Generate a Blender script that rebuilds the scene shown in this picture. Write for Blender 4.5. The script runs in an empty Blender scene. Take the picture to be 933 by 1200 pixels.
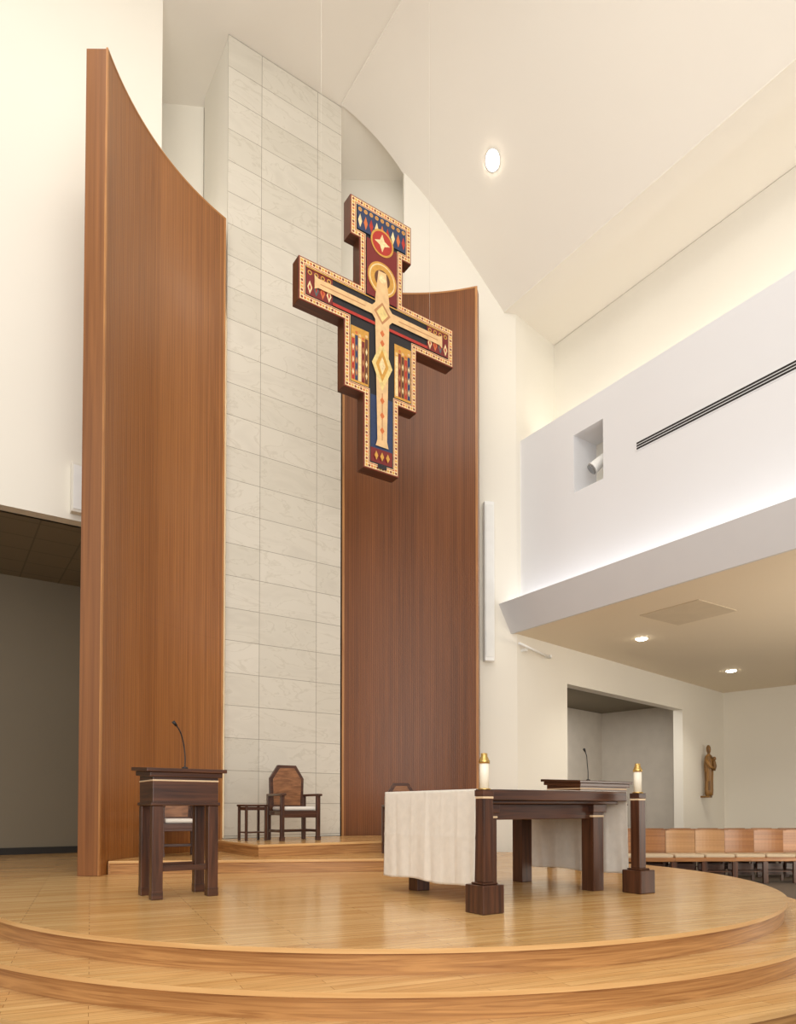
import bpy, bmesh, math, random
from mathutils import Vector, Matrix
random.seed(7)
S = bpy.context.scene
COL = S.collection
ROT = math.radians(34.0)
D2 = Vector((math.cos(ROT), math.sin(ROT)))      # along the altar wall
D1 = Vector((-math.sin(ROT), math.cos(ROT)))     # away towards the altar wall
PZ = 0.48                                        # platform height
CEIL = 13.73

# ------------------------------------------------------------------ materials
def lin(c):
    def f(v):
        v /= 255.0
        return v/12.92 if v <= 0.04045 else ((v+0.055)/1.055)**2.4
    return (f(c[0]), f(c[1]), f(c[2]), 1.0)

def newmat(name):
    m = bpy.data.materials.new(name); m.use_nodes = True
    nt = m.node_tree
    b = nt.nodes['Principled BSDF']
    return m, nt, b

def N(nt, t, **kw):
    n = nt.nodes.new(t)
    for k, v in kw.items():
        setattr(n, k, v)
    return n

def plain(name, c, rough=0.6, metal=0.0, var=0.04, scale=3.0, bump=0.0, emit=None, es=0.0, spec=None):
    m, nt, b = newmat(name)
    b.inputs['Roughness'].default_value = rough
    b.inputs['Metallic'].default_value = metal
    if spec is not None:
        b.inputs['Specular IOR Level'].default_value = spec
    tc = N(nt, 'ShaderNodeTexCoord')
    no = N(nt, 'ShaderNodeTexNoise'); no.inputs['Scale'].default_value = scale; no.inputs['Detail'].default_value = 4
    nt.links.new(tc.outputs['Object'], no.inputs['Vector'])
    r = N(nt, 'ShaderNodeValToRGB')
    l = lin(c)
    r.color_ramp.elements[0].position = .3; r.color_ramp.elements[1].position = .7
    r.color_ramp.elements[0].color = (l[0]*(1-var), l[1]*(1-var), l[2]*(1-var), 1)
    r.color_ramp.elements[1].color = (min(1, l[0]*(1+var)), min(1, l[1]*(1+var)), min(1, l[2]*(1+var)), 1)
    nt.links.new(no.outputs['Fac'], r.inputs['Fac'])
    nt.links.new(r.outputs['Color'], b.inputs['Base Color'])
    if bump:
        bp = N(nt, 'ShaderNodeBump'); bp.inputs['Strength'].default_value = bump; bp.inputs['Distance'].default_value = 0.004
        n2 = N(nt, 'ShaderNodeTexNoise'); n2.inputs['Scale'].default_value = scale*30
        nt.links.new(tc.outputs['Object'], n2.inputs['Vector'])
        nt.links.new(n2.outputs['Fac'], bp.inputs['Height'])
        nt.links.new(bp.outputs['Normal'], b.inputs['Normal'])
    if emit:
        b.inputs['Emission Color'].default_value = lin(emit)
        b.inputs['Emission Strength'].default_value = es
    return m

def wood(name, c1, c2, rough=0.35, su=1.2, sv=22.0, dist=0.6, spec=.5):
    m, nt, b = newmat(name)
    b.inputs['Roughness'].default_value = rough
    b.inputs['Specular IOR Level'].default_value = spec
    tc = N(nt, 'ShaderNodeTexCoord'); mp = N(nt, 'ShaderNodeMapping')
    mp.inputs['Scale'].default_value = (su, sv, 1)
    oi = N(nt, 'ShaderNodeObjectInfo')
    ml = N(nt, 'ShaderNodeMath', operation='MULTIPLY'); ml.inputs[1].default_value = 37.0
    nt.links.new(oi.outputs['Random'], ml.inputs[0])
    cx = N(nt, 'ShaderNodeCombineXYZ')
    nt.links.new(ml.outputs[0], cx.inputs[0]); nt.links.new(ml.outputs[0], cx.inputs[1])
    nt.links.new(cx.outputs[0], mp.inputs['Location'])
    nt.links.new(tc.outputs['UV'], mp.inputs['Vector'])
    no = N(nt, 'ShaderNodeTexNoise'); no.inputs['Scale'].default_value = 1.0
    no.inputs['Detail'].default_value = 6; no.inputs['Distortion'].default_value = dist
    nt.links.new(mp.outputs[0], no.inputs['Vector'])
    r = N(nt, 'ShaderNodeValToRGB')
    r.color_ramp.elements[0].position = .32; r.color_ramp.elements[1].position = .68
    r.color_ramp.elements[0].color = lin(c1); r.color_ramp.elements[1].color = lin(c2)
    nt.links.new(no.outputs['Fac'], r.inputs['Fac'])
    nt.links.new(r.outputs['Color'], b.inputs['Base Color'])
    return m

def planks(name, c1, c2, rot, row=0.075, length=1.2, rough=0.2):
    m, nt, b = newmat(name)
    b.inputs['Roughness'].default_value = rough
    tc = N(nt, 'ShaderNodeTexCoord'); mp = N(nt, 'ShaderNodeMapping')
    mp.inputs['Rotation'].default_value = (0, 0, rot)
    nt.links.new(tc.outputs['Object'], mp.inputs['Vector'])
    br = N(nt, 'ShaderNodeTexBrick'); br.offset = 0.37
    br.inputs['Scale'].default_value = 1.0
    br.inputs['Brick Width'].default_value = length; br.inputs['Row Height'].default_value = row
    br.inputs['Mortar Size'].default_value = 0.0018; br.inputs['Mortar Smooth'].default_value = .4
    br.inputs['Bias'].default_value = 0.0
    br.inputs['Color1'].default_value = lin(c1); br.inputs['Color2'].default_value = lin(c2)
    br.inputs['Mortar'].default_value = lin((c1[0]*.62, c1[1]*.54, c1[2]*.44))
    nt.links.new(mp.outputs[0], br.inputs['Vector'])
    mp2 = N(nt, 'ShaderNodeMapping'); mp2.inputs['Scale'].default_value = (1.6, 28, 1)
    nt.links.new(mp.outputs[0], mp2.inputs['Vector'])
    no = N(nt, 'ShaderNodeTexNoise'); no.inputs['Scale'].default_value = 1; no.inputs['Detail'].default_value = 5
    no.inputs['Distortion'].default_value = .8
    nt.links.new(mp2.outputs[0], no.inputs['Vector'])
    r = N(nt, 'ShaderNodeValToRGB')
    r.color_ramp.elements[0].position = .3; r.color_ramp.elements[0].color = (.80, .74, .66, 1)
    r.color_ramp.elements[1].position = .65; r.color_ramp.elements[1].color = (1.04, 1.04, 1.04, 1)
    nt.links.new(no.outputs['Fac'], r.inputs['Fac'])
    mx = N(nt, 'ShaderNodeMixRGB', blend_type='MULTIPLY'); mx.inputs[0].default_value = 1
    nt.links.new(br.outputs['Color'], mx.inputs[1]); nt.links.new(r.outputs['Color'], mx.inputs[2])
    nt.links.new(mx.outputs[0], b.inputs['Base Color'])
    return m

def reeded(name, c1, c2, pitch=0.034, rough=0.38, spec=.5):
    """vertical veneer slats; UV.x runs along the wall, UV.y up"""
    m, nt, b = newmat(name)
    b.inputs['Roughness'].default_value = rough
    b.inputs['Specular IOR Level'].default_value = spec
    tc = N(nt, 'ShaderNodeTexCoord'); sp = N(nt, 'ShaderNodeSeparateXYZ')
    nt.links.new(tc.outputs['UV'], sp.inputs[0])
    dv = N(nt, 'ShaderNodeMath', operation='DIVIDE'); dv.inputs[1].default_value = pitch
    nt.links.new(sp.outputs['X'], dv.inputs[0])
    fl = N(nt, 'ShaderNodeMath', operation='FLOOR'); nt.links.new(dv.outputs[0], fl.inputs[0])
    pp = N(nt, 'ShaderNodeMath', operation='PINGPONG'); pp.inputs[1].default_value = .5
    nt.links.new(dv.outputs[0], pp.inputs[0])
    gr = N(nt, 'ShaderNodeMapRange'); gr.inputs['From Min'].default_value = 0.03; gr.inputs['From Max'].default_value = .18
    nt.links.new(pp.outputs[0], gr.inputs['Value'])
    wn = N(nt, 'ShaderNodeTexWhiteNoise', noise_dimensions='1D'); nt.links.new(fl.outputs[0], wn.inputs['W'])
    mp = N(nt, 'ShaderNodeMapping'); mp.inputs['Scale'].default_value = (40, .8, 1)
    nt.links.new(tc.outputs['UV'], mp.inputs['Vector'])
    no = N(nt, 'ShaderNodeTexNoise'); no.inputs['Scale'].default_value = 1; no.inputs['Detail'].default_value = 2
    nt.links.new(mp.outputs[0], no.inputs['Vector'])
    mp3 = N(nt, 'ShaderNodeMapping'); mp3.inputs['Scale'].default_value = (1.2, .12, 1)
    nt.links.new(tc.outputs['UV'], mp3.inputs['Vector'])
    no3 = N(nt, 'ShaderNodeTexNoise'); no3.inputs['Scale'].default_value = 1
    nt.links.new(mp3.outputs[0], no3.inputs['Vector'])
    a0 = N(nt, 'ShaderNodeMath', operation='MULTIPLY'); a0.inputs[1].default_value = .6; nt.links.new(no.outputs['Fac'], a0.inputs[0])
    a1 = N(nt, 'ShaderNodeMath', operation='MULTIPLY_ADD'); a1.inputs[1].default_value = .2
    nt.links.new(wn.outputs['Value'], a1.inputs[0]); nt.links.new(a0.outputs[0], a1.inputs[2])
    a2 = N(nt, 'ShaderNodeMath', operation='MULTIPLY_ADD'); a2.inputs[1].default_value = .6
    nt.links.new(no3.outputs['Fac'], a2.inputs[0]); nt.links.new(a1.outputs[0], a2.inputs[2])
    r = N(nt, 'ShaderNodeValToRGB')
    r.color_ramp.elements[0].position = .35; r.color_ramp.elements[1].position = 1.0
    r.color_ramp.elements[0].color = lin(c1); r.color_ramp.elements[1].color = lin(c2)
    nt.links.new(a2.outputs[0], r.inputs['Fac'])
    jm = N(nt, 'ShaderNodeMath', operation='DIVIDE'); jm.inputs[1].default_value = 3.4
    nt.links.new(sp.outputs['Y'], jm.inputs[0])
    jp = N(nt, 'ShaderNodeMath', operation='PINGPONG'); jp.inputs[1].default_value = .5
    nt.links.new(jm.outputs[0], jp.inputs[0])
    jr = N(nt, 'ShaderNodeMapRange'); jr.inputs['From Min'].default_value = .0002; jr.inputs['From Max'].default_value = .0012
    jr.inputs['To Min'].default_value = .6
    nt.links.new(jp.outputs[0], jr.inputs['Value'])
    mm = N(nt, 'ShaderNodeMath', operation='MULTIPLY'); nt.links.new(gr.outputs[0], mm.inputs[0]); nt.links.new(jr.outputs[0], mm.inputs[1])
    r2 = N(nt, 'ShaderNodeValToRGB')
    r2.color_ramp.elements[0].color = (.64, .58, .52, 1); r2.color_ramp.elements[1].color = (1, 1, 1, 1)
    nt.links.new(mm.outputs[0], r2.inputs['Fac'])
    mx = N(nt, 'ShaderNodeMixRGB', blend_type='MULTIPLY'); mx.inputs[0].default_value = 1
    nt.links.new(r.outputs['Color'], mx.inputs[1]); nt.links.new(r2.outputs['Color'], mx.inputs[2])
    nt.links.new(mx.outputs[0], b.inputs['Base Color'])
    bp = N(nt, 'ShaderNodeBump'); bp.inputs['Strength'].default_value = .3; bp.inputs['Distance'].default_value = .003
    nt.links.new(gr.outputs[0], bp.inputs['Height']); nt.links.new(bp.outputs['Normal'], b.inputs['Normal'])
    return m

def stone_tiles(name):
    m, nt, b = newmat(name)
    b.inputs['Roughness'].default_value = .42
    tc = N(nt, 'ShaderNodeTexCoord'); mp = N(nt, 'ShaderNodeMapping')
    mp.inputs['Location'].default_value = (-0.57+1.03*2, 0.18, 0)
    nt.links.new(tc.outputs['UV'], mp.inputs['Vector'])
    br = N(nt, 'ShaderNodeTexBrick'); br.offset = 0.0; br.inputs['Scale'].default_value = 1
    br.inputs['Brick Width'].default_value = 1.03; br.inputs['Row Height'].default_value = .515
    br.inputs['Mortar Size'].default_value = .005; br.inputs['Mortar Smooth'].default_value = .3
    br.inputs['Bias'].default_value = 0
    br.inputs['Color1'].default_value = lin((202, 196, 182)); br.inputs['Color2'].default_value = lin((211, 205, 192))
    br.inputs['Mortar'].default_value = lin((144, 137, 123))
    nt.links.new(mp.outputs[0], br.inputs['Vector'])
    mp2 = N(nt, 'ShaderNodeMapping'); mp2.inputs['Rotation'].default_value = (0, 0, math.radians(-32)); mp2.inputs['Scale'].default_value = (1.0, 2.6, 1)
    nt.links.new(tc.outputs['UV'], mp2.inputs['Vector'])
    no = N(nt, 'ShaderNodeTexNoise'); no.inputs['Scale'].default_value = 1.2; no.inputs['Detail'].default_value = 6; no.inputs['Distortion'].default_value = 1.2
    nt.links.new(mp2.outputs[0], no.inputs['Vector'])
    r = N(nt, 'ShaderNodeValToRGB')
    e = r.color_ramp.elements
    e[0].position = .3; e[0].color = (.93, .925, .92, 1); e[1].position = .7; e[1].color = (1, 1, 1, 1)
    x = e.new(.5); x.color = (1, 1, 1, 1); x = e.new(.52); x.color = (.89, .88, .86, 1); x = e.new(.54); x.color = (1, 1, 1, 1)
    nt.links.new(no.outputs['Fac'], r.inputs['Fac'])
    mx = N(nt, 'ShaderNodeMixRGB', blend_type='MULTIPLY'); mx.inputs[0].default_value = 1
    nt.links.new(br.outputs['Color'], mx.inputs[1]); nt.links.new(r.outputs['Color'], mx.inputs[2])
    nt.links.new(mx.outputs[0], b.inputs['Base Color'])
    return m

def grid_tiles(name, c, cj, size):
    m, nt, b = newmat(name); b.inputs['Roughness'].default_value = .8
    tc = N(nt, 'ShaderNodeTexCoord'); mp = N(nt, 'ShaderNodeMapping'); mp.inputs['Rotation'].default_value = (0, 0, -ROT)
    nt.links.new(tc.outputs['Object'], mp.inputs['Vector'])
    br = N(nt, 'ShaderNodeTexBrick'); br.offset = 0; br.inputs['Scale'].default_value = 1
    br.inputs['Brick Width'].default_value = size; br.inputs['Row Height'].default_value = size
    br.inputs['Mortar Size'].default_value = .012
    br.inputs['Color1'].default_value = lin(c); br.inputs['Color2'].default_value = lin(c); br.inputs['Mortar'].default_value = lin(cj)
    nt.links.new(mp.outputs[0], br.inputs['Vector']); nt.links.new(br.outputs['Color'], b.inputs['Base Color'])
    return m

M_wall = plain('warm_white_paint', (233, 228, 216), .75, var=.01, scale=.6)
M_cool = plain('daylight_tinted_white', (228, 228, 230), .75, var=.01, scale=.6)  # cool tint puts the daylight on the gallery side into the colour
M_grayp = plain('pale_gray_paint', (212, 211, 212), .75, var=.01)
M_ceil = plain('ceiling_paint', (235, 229, 218), .8, var=.01, scale=.6)
M_soff = plain('soffit_paint', (232, 218, 194), .8, var=.01, scale=.6)
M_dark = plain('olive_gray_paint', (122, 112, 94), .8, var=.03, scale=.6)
M_carp = plain('brown_gray_carpet', (100, 88, 76), .9, var=.15, scale=30)
M_floor = planks('maple_plank_floor', (216, 174, 116), (203, 154, 94), -ROT+math.radians(10))
M_tread = planks('maple_plank_tread', (221, 182, 124), (206, 161, 102), -ROT+math.radians(10), rough=.2)
M_riser = wood('oak_riser', (150, 102, 56), (196, 146, 90), .35, su=.9, sv=26, dist=2.2)
M_nose = wood('oak_nosing', (208, 160, 102), (226, 184, 126), .35, su=1, sv=20)
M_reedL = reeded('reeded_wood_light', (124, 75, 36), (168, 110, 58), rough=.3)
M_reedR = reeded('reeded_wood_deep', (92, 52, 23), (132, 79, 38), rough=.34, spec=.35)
M_capw = wood('screen_edge_veneer', (120, 74, 38), (146, 94, 50), .35, su=.4, sv=20)
M_trimw = wood('edge_wood', (156, 104, 56), (186, 132, 78), .35)
M_stone = stone_tiles('marble_tiles')
M_dkw = wood('dark_walnut', (52, 28, 17), (92, 55, 34), .3, su=1.5, sv=26)
M_mdw = wood('walnut_panel', (112, 72, 44), (156, 106, 68), .35, su=3, sv=14, dist=2)
M_inlay = plain('pale_inlay', (222, 196, 160), .4)
M_cloth = plain('white_linen', (236, 229, 217), .9, var=.04, bump=.6, scale=14)
M_cush = plain('white_cushion', (226, 220, 210), .85)
M_beige = plain('beige_upholstery', (198, 178, 150), .85)
M_wax = plain('white_wax', (246, 240, 222), .4)
M_brass = plain('brass', (206, 172, 104), .3, metal=1.0)
M_black = plain('black_plastic', (18, 18, 20), .45)
M_metal = plain('gray_metal', (150, 150, 150), .35, metal=1)
M_cable = plain('thin_steel_cable', (215, 208, 196), .5)
M_white = plain('white_enamel', (244, 244, 241), .4)
M_pew = wood('honey_oak', (132, 86, 46), (172, 118, 68), .35, su=2, sv=18)
M_pew2 = wood('light_oak', (158, 116, 72), (186, 142, 94), .4, su=2, sv=18)
M_lamp = plain('lamp_glow', (255, 246, 226), .5, emit=(255, 244, 224), es=30.0)
M_darkin = plain('dark_recess', (40, 36, 32), .8)
M_statue = wood('carved_wood', (92, 64, 30), (162, 118, 62), .4, su=6, sv=10)
M_niche = plain('niche_taupe_paint', (206, 198, 186), .8)
I_side = wood('cross_side_wood', (64, 34, 20), (98, 54, 32), .4)
I_edge = plain('paint_edge_red', (128, 48, 30), .5)
I_cream = plain('paint_cream', (226, 200, 150), .5, var=.2, scale=30)
I_gold = plain('paint_gold', (206, 154, 72), .4, metal=.35, var=.12, scale=25)
I_red = plain('paint_red', (168, 44, 32), .5, var=.1, scale=20)
I_dred = plain('paint_dark_red', (112, 28, 26), .5)
I_black = plain('paint_black', (26, 22, 26), .5)
I_blue = plain('paint_blue', (38, 52, 84), .5, var=.15, scale=20)
I_teal = plain('paint_teal', (60, 92, 92), .5)
I_sand = plain('paint_sand', (216, 178, 128), .5, var=.12, scale=12)
I_tan = plain('paint_tan', (176, 122, 78), .5)
I_brown = plain('paint_brown', (92, 50, 28), .5)
I_lin = plain('paint_straw', (216, 190, 124), .5, var=.15, scale=26)
I_or = plain('paint_orange', (196, 104, 52), .5)

# ------------------------------------------------------------------ mesh builder
class MB:
    def __init__(s):
        s.v = []; s.f = []; s.uv = []; s.m = []; s.mats = []; s.smooth = []
    def mi(s, m):
        if m not in s.mats: s.mats.append(m)
        return s.mats.index(m)
    def face(s, pts, uvs, m, sm=False):
        i = len(s.v); s.v += [tuple(p) for p in pts]
        s.f.append(list(range(i, i+len(pts)))); s.uv.append(uvs); s.m.append(s.mi(m)); s.smooth.append(sm)
    def box(s, c, d, m, M=None):
        cx, cy, cz = c; hx, hy, hz = d[0]/2, d[1]/2, d[2]/2
        L = max(range(3), key=lambda i: d[i])
        P = [Vector((cx+a*hx, cy+b*hy, cz+e*hz)) for a in (-1, 1) for b in (-1, 1) for e in (-1, 1)]
        F = [(0, 1, 3, 2), (4, 6, 7, 5), (0, 4, 5, 1), (2, 3, 7, 6), (0, 2, 6, 4), (1, 5, 7, 3)]
        AX = [(1, 2), (1, 2), (0, 2), (0, 2), (0, 1), (0, 1)]
        base = len(s.v)
        s.v += [tuple((M @ p) if M else p) for p in P]
        for f, ax in zip(F, AX):
            a, b = ax
            if b == L: a, b = b, a
            s.f.append([base+i for i in f]); s.uv.append([(P[i][a]+P[i][3-a-b]*.7, P[i][b]) for i in f])
            s.m.append(s.mi(m)); s.smooth.append(False)
    def prism(s, pts, z0, z1, m, mtop=None, M=None, sm=False):
        n = len(pts); base = len(s.v)
        V = [Vector((p[0], p[1], z0)) for p in pts]+[Vector((p[0], p[1], z1)) for p in pts]
        VV = [tuple((M @ p) if M else p) for p in V]
        s.v += VV
        t = 0
        for i in range(n):
            j = (i+1) % n
            l = math.dist(pts[i], pts[j])
            s.f.append([base+i, base+j, base+n+j, base+n+i]); s.uv.append([(t, z0), (t+l, z0), (t+l, z1), (t, z1)])
            s.m.append(s.mi(m)); s.smooth.append(sm); t += l
        if sm:
            base = len(s.v); s.v += VV
        s.f.append([base+n+i for i in range(n)]); s.uv.append([tuple(p) for p in pts]); s.m.append(s.mi(mtop or m)); s.smooth.append(False)
        s.f.append([base+i for i in reversed(range(n))]); s.uv.append([tuple(p) for p in reversed(pts)]); s.m.append(s.mi(m)); s.smooth.append(False)
    def flat(s, pts, y0, y1, m):
        M = Matrix(((1, 0, 0, 0), (0, 0, -1, 0), (0, 1, 0, 0), (0, 0, 0, 1)))
        s.prism(pts, -y1, -y0, m, M=M)
    def lathe(s, prof, c, m, n=24, M=None, sx=1, sy=1):
        base = len(s.v)
        for (r, z) in prof:
            for k in range(n):
                a = 2*math.pi*k/n
                p = Vector((c[0]+r*sx*math.cos(a), c[1]+r*sy*math.sin(a), c[2]+z))
                s.v.append(tuple((M @ p) if M else p))
        for i in range(len(prof)-1):
            for k in range(n):
                k2 = (k+1) % n
                s.f.append([base+i*n+k, base+i*n+k2, base+(i+1)*n+k2, base+(i+1)*n+k])
                s.uv.append([(k/n, prof[i][1]), ((k+1)/n, prof[i][1]), ((k+1)/n, prof[i+1][1]), (k/n, prof[i+1][1])])
                s.m.append(s.mi(m)); s.smooth.append(True)
        s.f.append([base+k for k in reversed(range(n))]); s.uv.append([(0, 0)]*n); s.m.append(s.mi(m)); s.smooth.append(False)
        b2 = base+(len(prof)-1)*n
        s.f.append([b2+k for k in range(n)]); s.uv.append([(0, 0)]*n); s.m.append(s.mi(m)); s.smooth.append(False)
    def tube(s, path, r, m, n=10):
        path = [Vector(p) for p in path]; base = len(s.v)
        for i, p in enumerate(path):
            t = (path[min(i+1, len(path)-1)]-path[max(i-1, 0)]).normalized()
            a = t.orthogonal().normalized() if i == 0 else (a-t*a.dot(t)).normalized()
            b = t.cross(a); rr = r[i] if isinstance(r, (list, tuple)) else r
            for k in range(n):
                q = 2*math.pi*k/n
                s.v.append(tuple(p+(a*math.cos(q)+b*math.sin(q))*rr))
        for i in range(len(path)-1):
            for k in range(n):
                k2 = (k+1) % n
                s.f.append([base+i*n+k, base+i*n+k2, base+(i+1)*n+k2, base+(i+1)*n+k])
                s.uv.append([(0, 0)]*4); s.m.append(s.mi(m)); s.smooth.append(True)
        s.f.append([base+k for k in reversed(range(n))]); s.uv.append([(0, 0)]*n); s.m.append(s.mi(m)); s.smooth.append(False)
        b2 = base+(len(path)-1)*n
        s.f.append([b2+k for k in range(n)]); s.uv.append([(0, 0)]*n); s.m.append(s.mi(m)); s.smooth.append(False)
    def build(s, name, parent=None, bevel=0, loc=None, rot=0, weld=False, **props):
        me = bpy.data.meshes.new(name)
        me.from_pydata(s.v, [], s.f); 
        ul = me.uv_layers.new(name='UVMap')
        k = 0
        for fu in s.uv:
            for u in fu:
                ul.data[k].uv = u; k += 1
        for i, p in enumerate(me.polygons):
            p.material_index = s.m[i]; p.use_smooth = s.smooth[i]
        for m in s.mats: me.materials.append(m)
        if weld:
            bm = bmesh.new(); bm.from_mesh(me); bmesh.ops.remove_doubles(bm, verts=bm.verts, dist=.0005); bm.to_mesh(me); bm.free()
        me.validate(); me.update()
        o = bpy.data.objects.new(name, me); COL.objects.link(o)
        if parent: o.parent = parent
        if loc: o.location = loc
        if rot: o.rotation_euler[2] = rot
        if bevel:
            b = o.modifiers.new('Bevel', 'BEVEL'); b.width = bevel; b.segments = 2; b.limit_method = 'ANGLE'
        for a, v in props.items(): o[a] = v
        return o

def empty(name, loc, rot, label, category, group=None):
    o = bpy.data.objects.new(name, None); COL.objects.link(o)
    o.empty_display_size = .2; o.location = loc; o.rotation_euler[2] = rot
    o['label'] = label; o['category'] = category
    if group: o['group'] = group
    return o

def struct(mb, name, **kw):
    return mb.build(name, kind='structure', **kw)

def catmull(pts, k=5, closed=True):
    out = []; n = len(pts)
    for i in range(n if closed else n-1):
        p0, p1, p2, p3 = [pts[(i+j) % n] if closed else pts[max(0, min(n-1, i+j))] for j in (-1, 0, 1, 2)]
        for q in range(k):
            t = q/k
            out.append(tuple(.5*(2*p1[a]+(p2[a]-p0[a])*t+(2*p0[a]-5*p1[a]+4*p2[a]-p3[a])*t*t+(3*p1[a]-p0[a]-3*p2[a]+p3[a])*t**3) for a in range(len(p1))))
    if not closed: out.append(tuple(pts[-1]))
    return out

def circ(x, z, r, n=20, rz=None):
    rz = rz or r
    return [(x+r*math.cos(2*math.pi*k/n), z+rz*math.sin(2*math.pi*k/n)) for k in range(n)]

# ------------------------------------------------------------------ room shell
def wall(A, B, z0, z1, mat, name, t=.2, holes=()):
    A = Vector(A); B = Vector(B); L = (B-A).length; d = (B-A)/L
    ang = math.atan2(d.y, d.x)
    mb = MB()
    if holes:
        x0, x1, h0, h1 = holes[0]
        mb.box((x0/2, t/2, (z0+z1)/2), (x0, t, z1-z0), mat)
        mb.box(((x1+L)/2, t/2, (z0+z1)/2), (L-x1, t, z1-z0), mat)
        if h0 > z0+.01: mb.box(((x0+x1)/2, t/2, (z0+h0)/2), (x1-x0, t, h0-z0), mat)
        if h1 < z1-.01: mb.box(((x0+x1)/2, t/2, (z1+h1)/2), (x1-x0, t, z1-h1), mat)
    else:
        mb.box((L/2, t/2, (z0+z1)/2), (L, t, z1-z0), mat)
    return struct(mb, name, loc=(A.x, A.y, 0), rot=ang)

mb = MB(); mb.box((2, 8, -.1), (44, 36, .2), M_carp); struct(mb, 'floor')

CX, CY, R = -.13, 8.06, 4.04
def disc(r, n=180): return [(CX+r*math.cos(2*math.pi*k/n), min(CY+r*math.sin(2*math.pi*k/n), 12.3)) for k in range(n)]
plat = empty('altar_platform', (0, 0, 0), 0, 'round maple-floored platform with three oak steps', 'platform')
for i, (rr, z0, z1) in enumerate([(R+.70, 0, .16), (R+.34, .16, .32), (R, .32, .48)]):
    mb = MB(); mb.prism(disc(rr), z0+(0.0), z1-.03, M_riser, sm=True); mb.build('riser', plat)
    mb = MB(); mb.prism(disc(rr+.03), z1-.03, z1, M_nose, mtop=M_tread, sm=True); mb.build('tread', plat)

mb = MB()
mb.prism([(-14, 6.05), (-3.75, 6.05), (-3.4, 7.0), (-3.4, 10.5), (3.0, 11.2), (2.0, 12.75), (.3, 12.5), (-.2, 15), (-4, 15), (-14, 15)], 0.0, .478, M_nose, mtop=M_floor)
struct(mb, 'floor')

back_c = (2.26, 13.02); back_end = (9.34, 19.75)
wall((.135, 12.62), back_c, 0, CEIL, M_wall, 'wall_back', t=.25)
wall((-2.2, 13.35), (.12, 13.4), 0, CEIL, M_wall, 'wall_back', t=.25)
mb = MB(); mb.prism([(.11, 12.62), (.135, 12.62), (.135, 13.4), (.11, 13.4)], 0, CEIL, M_wall); struct(mb, 'wall_back')
wall(back_c, back_end, 0, CEIL, M_wall, 'wall_back', t=.25, holes=[(1.70, 7.1, 0, 3.85)])
def loc45(s, off):
    d = (Vector(back_end)-Vector(back_c)).normalized(); n = Vector((-d.y, d.x))
    return Vector(back_c)+d*s+n*off
p = [loc45(1.2, .25), loc45(1.2, 3.2), loc45(8.6, 3.2), loc45(8.6, .25)]
wall(p[1], p[2], 0, 4.2, M_niche, 'wall_recess', t=.2)
wall(loc45(4.2, 1.9), loc45(4.2, 3.2), 0, 4.2, M_niche, 'wall_recess', t=.15)
wall(p[0], p[1], 0, 4.2, M_niche, 'wall_recess', t=.2)
wall(loc45(8.6, 3.2), loc45(8.6, .25), 0, 4.2, M_niche, 'wall_recess', t=.2)
mb = MB(); mb.prism([tuple(x) for x in [p[0], p[3], p[2], p[1]]], 4.2, 4.3, M_dark); struct(mb, 'ceiling')
wall(back_end, (18.5, 10.5), 0, 4.7, M_wall, 'wall_side', t=.25)

U0 = Vector((2.29, 13.2)); E = -D1
def U(s, off): return U0+E*s+D2*off
wall(U(-.05, 0), U(15, 0), 4.95, 8.34, M_cool, 'wall_gallery', t=.25, holes=[(1.49, 2.13, 6.83, 7.85)])
mb = MB(); q = [U(1.2, .6), U(2.4, .6), U(2.4, .66), U(1.2, .66)]
mb.prism([tuple(x) for x in q], 6.6, 8.1, M_wall)
for (a, b_) in ((1.36, 1.44), (2.08, 2.16)):
    mb.prism([tuple(x) for x in (U(a, .25), U(b_, .25), U(b_, .6), U(a, .6))], 6.7, 8.0, M_cool)
for (a, b_) in ((6.76, 6.83), (7.85, 7.92)):
    mb.prism([tuple(x) for x in (U(1.36, .25), U(2.16, .25), U(2.16, .6), U(1.36, .6))], a, b_, M_cool)
struct(mb, 'wall_gallery')
mb = MB(); mb.prism([tuple(x) for x in (U(-.3, .26), U(15, .26), U(15, 1.14), U(-.3, 1.14))], 8.2, 8.3, M_cool); struct(mb, 'trim_1')
wall(U(-.6, 1.15), U(15, 1.15), 8.2, 10.75, M_wall, 'wall_clerestory', t=.2)
mb = MB(); mb.prism([tuple(x) for x in (U(-.2, -.35), U(15, -.35), U(15, 1.4), U(-.7, 1.4))], 10.76, 10.9, M_ceil); struct(mb, 'ceiling')
def sweep(mb, prof, s0, s1, m, nsm=0):
    a = [U(s0, o) for o, z in prof]; b = [U(s1, o) for o, z in prof]; n = len(prof)
    if nsm:   # shared, smooth-shaded underside
        base = len(mb.v)
        for i in range(nsm): mb.v.append((a[i].x, a[i].y, prof[i][1])); mb.v.append((b[i].x, b[i].y, prof[i][1]))
        for i in range(nsm-1):
            mb.f.append([base+2*i, base+2*i+1, base+2*i+3, base+2*i+2]); mb.uv.append([(0, 0)]*4); mb.m.append(mb.mi(m)); mb.smooth.append(True)
    for i in range(max(0, nsm-1), n):
        j = (i+1) % n
        mb.face([(a[i].x, a[i].y, prof[i][1]), (b[i].x, b[i].y, prof[i][1]), (b[j].x, b[j].y, prof[j][1]), (a[j].x, a[j].y, prof[j][1])], [(0, 0), (1, 0), (1, 1), (0, 1)], m)
    mb.face([(a[i].x, a[i].y, prof[i][1]) for i in range(n)], [(0, 0)]*n, m)
    mb.face([(b[i].x, b[i].y, prof[i][1]) for i in reversed(range(n))], [(0, 0)]*n, m)
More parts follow.
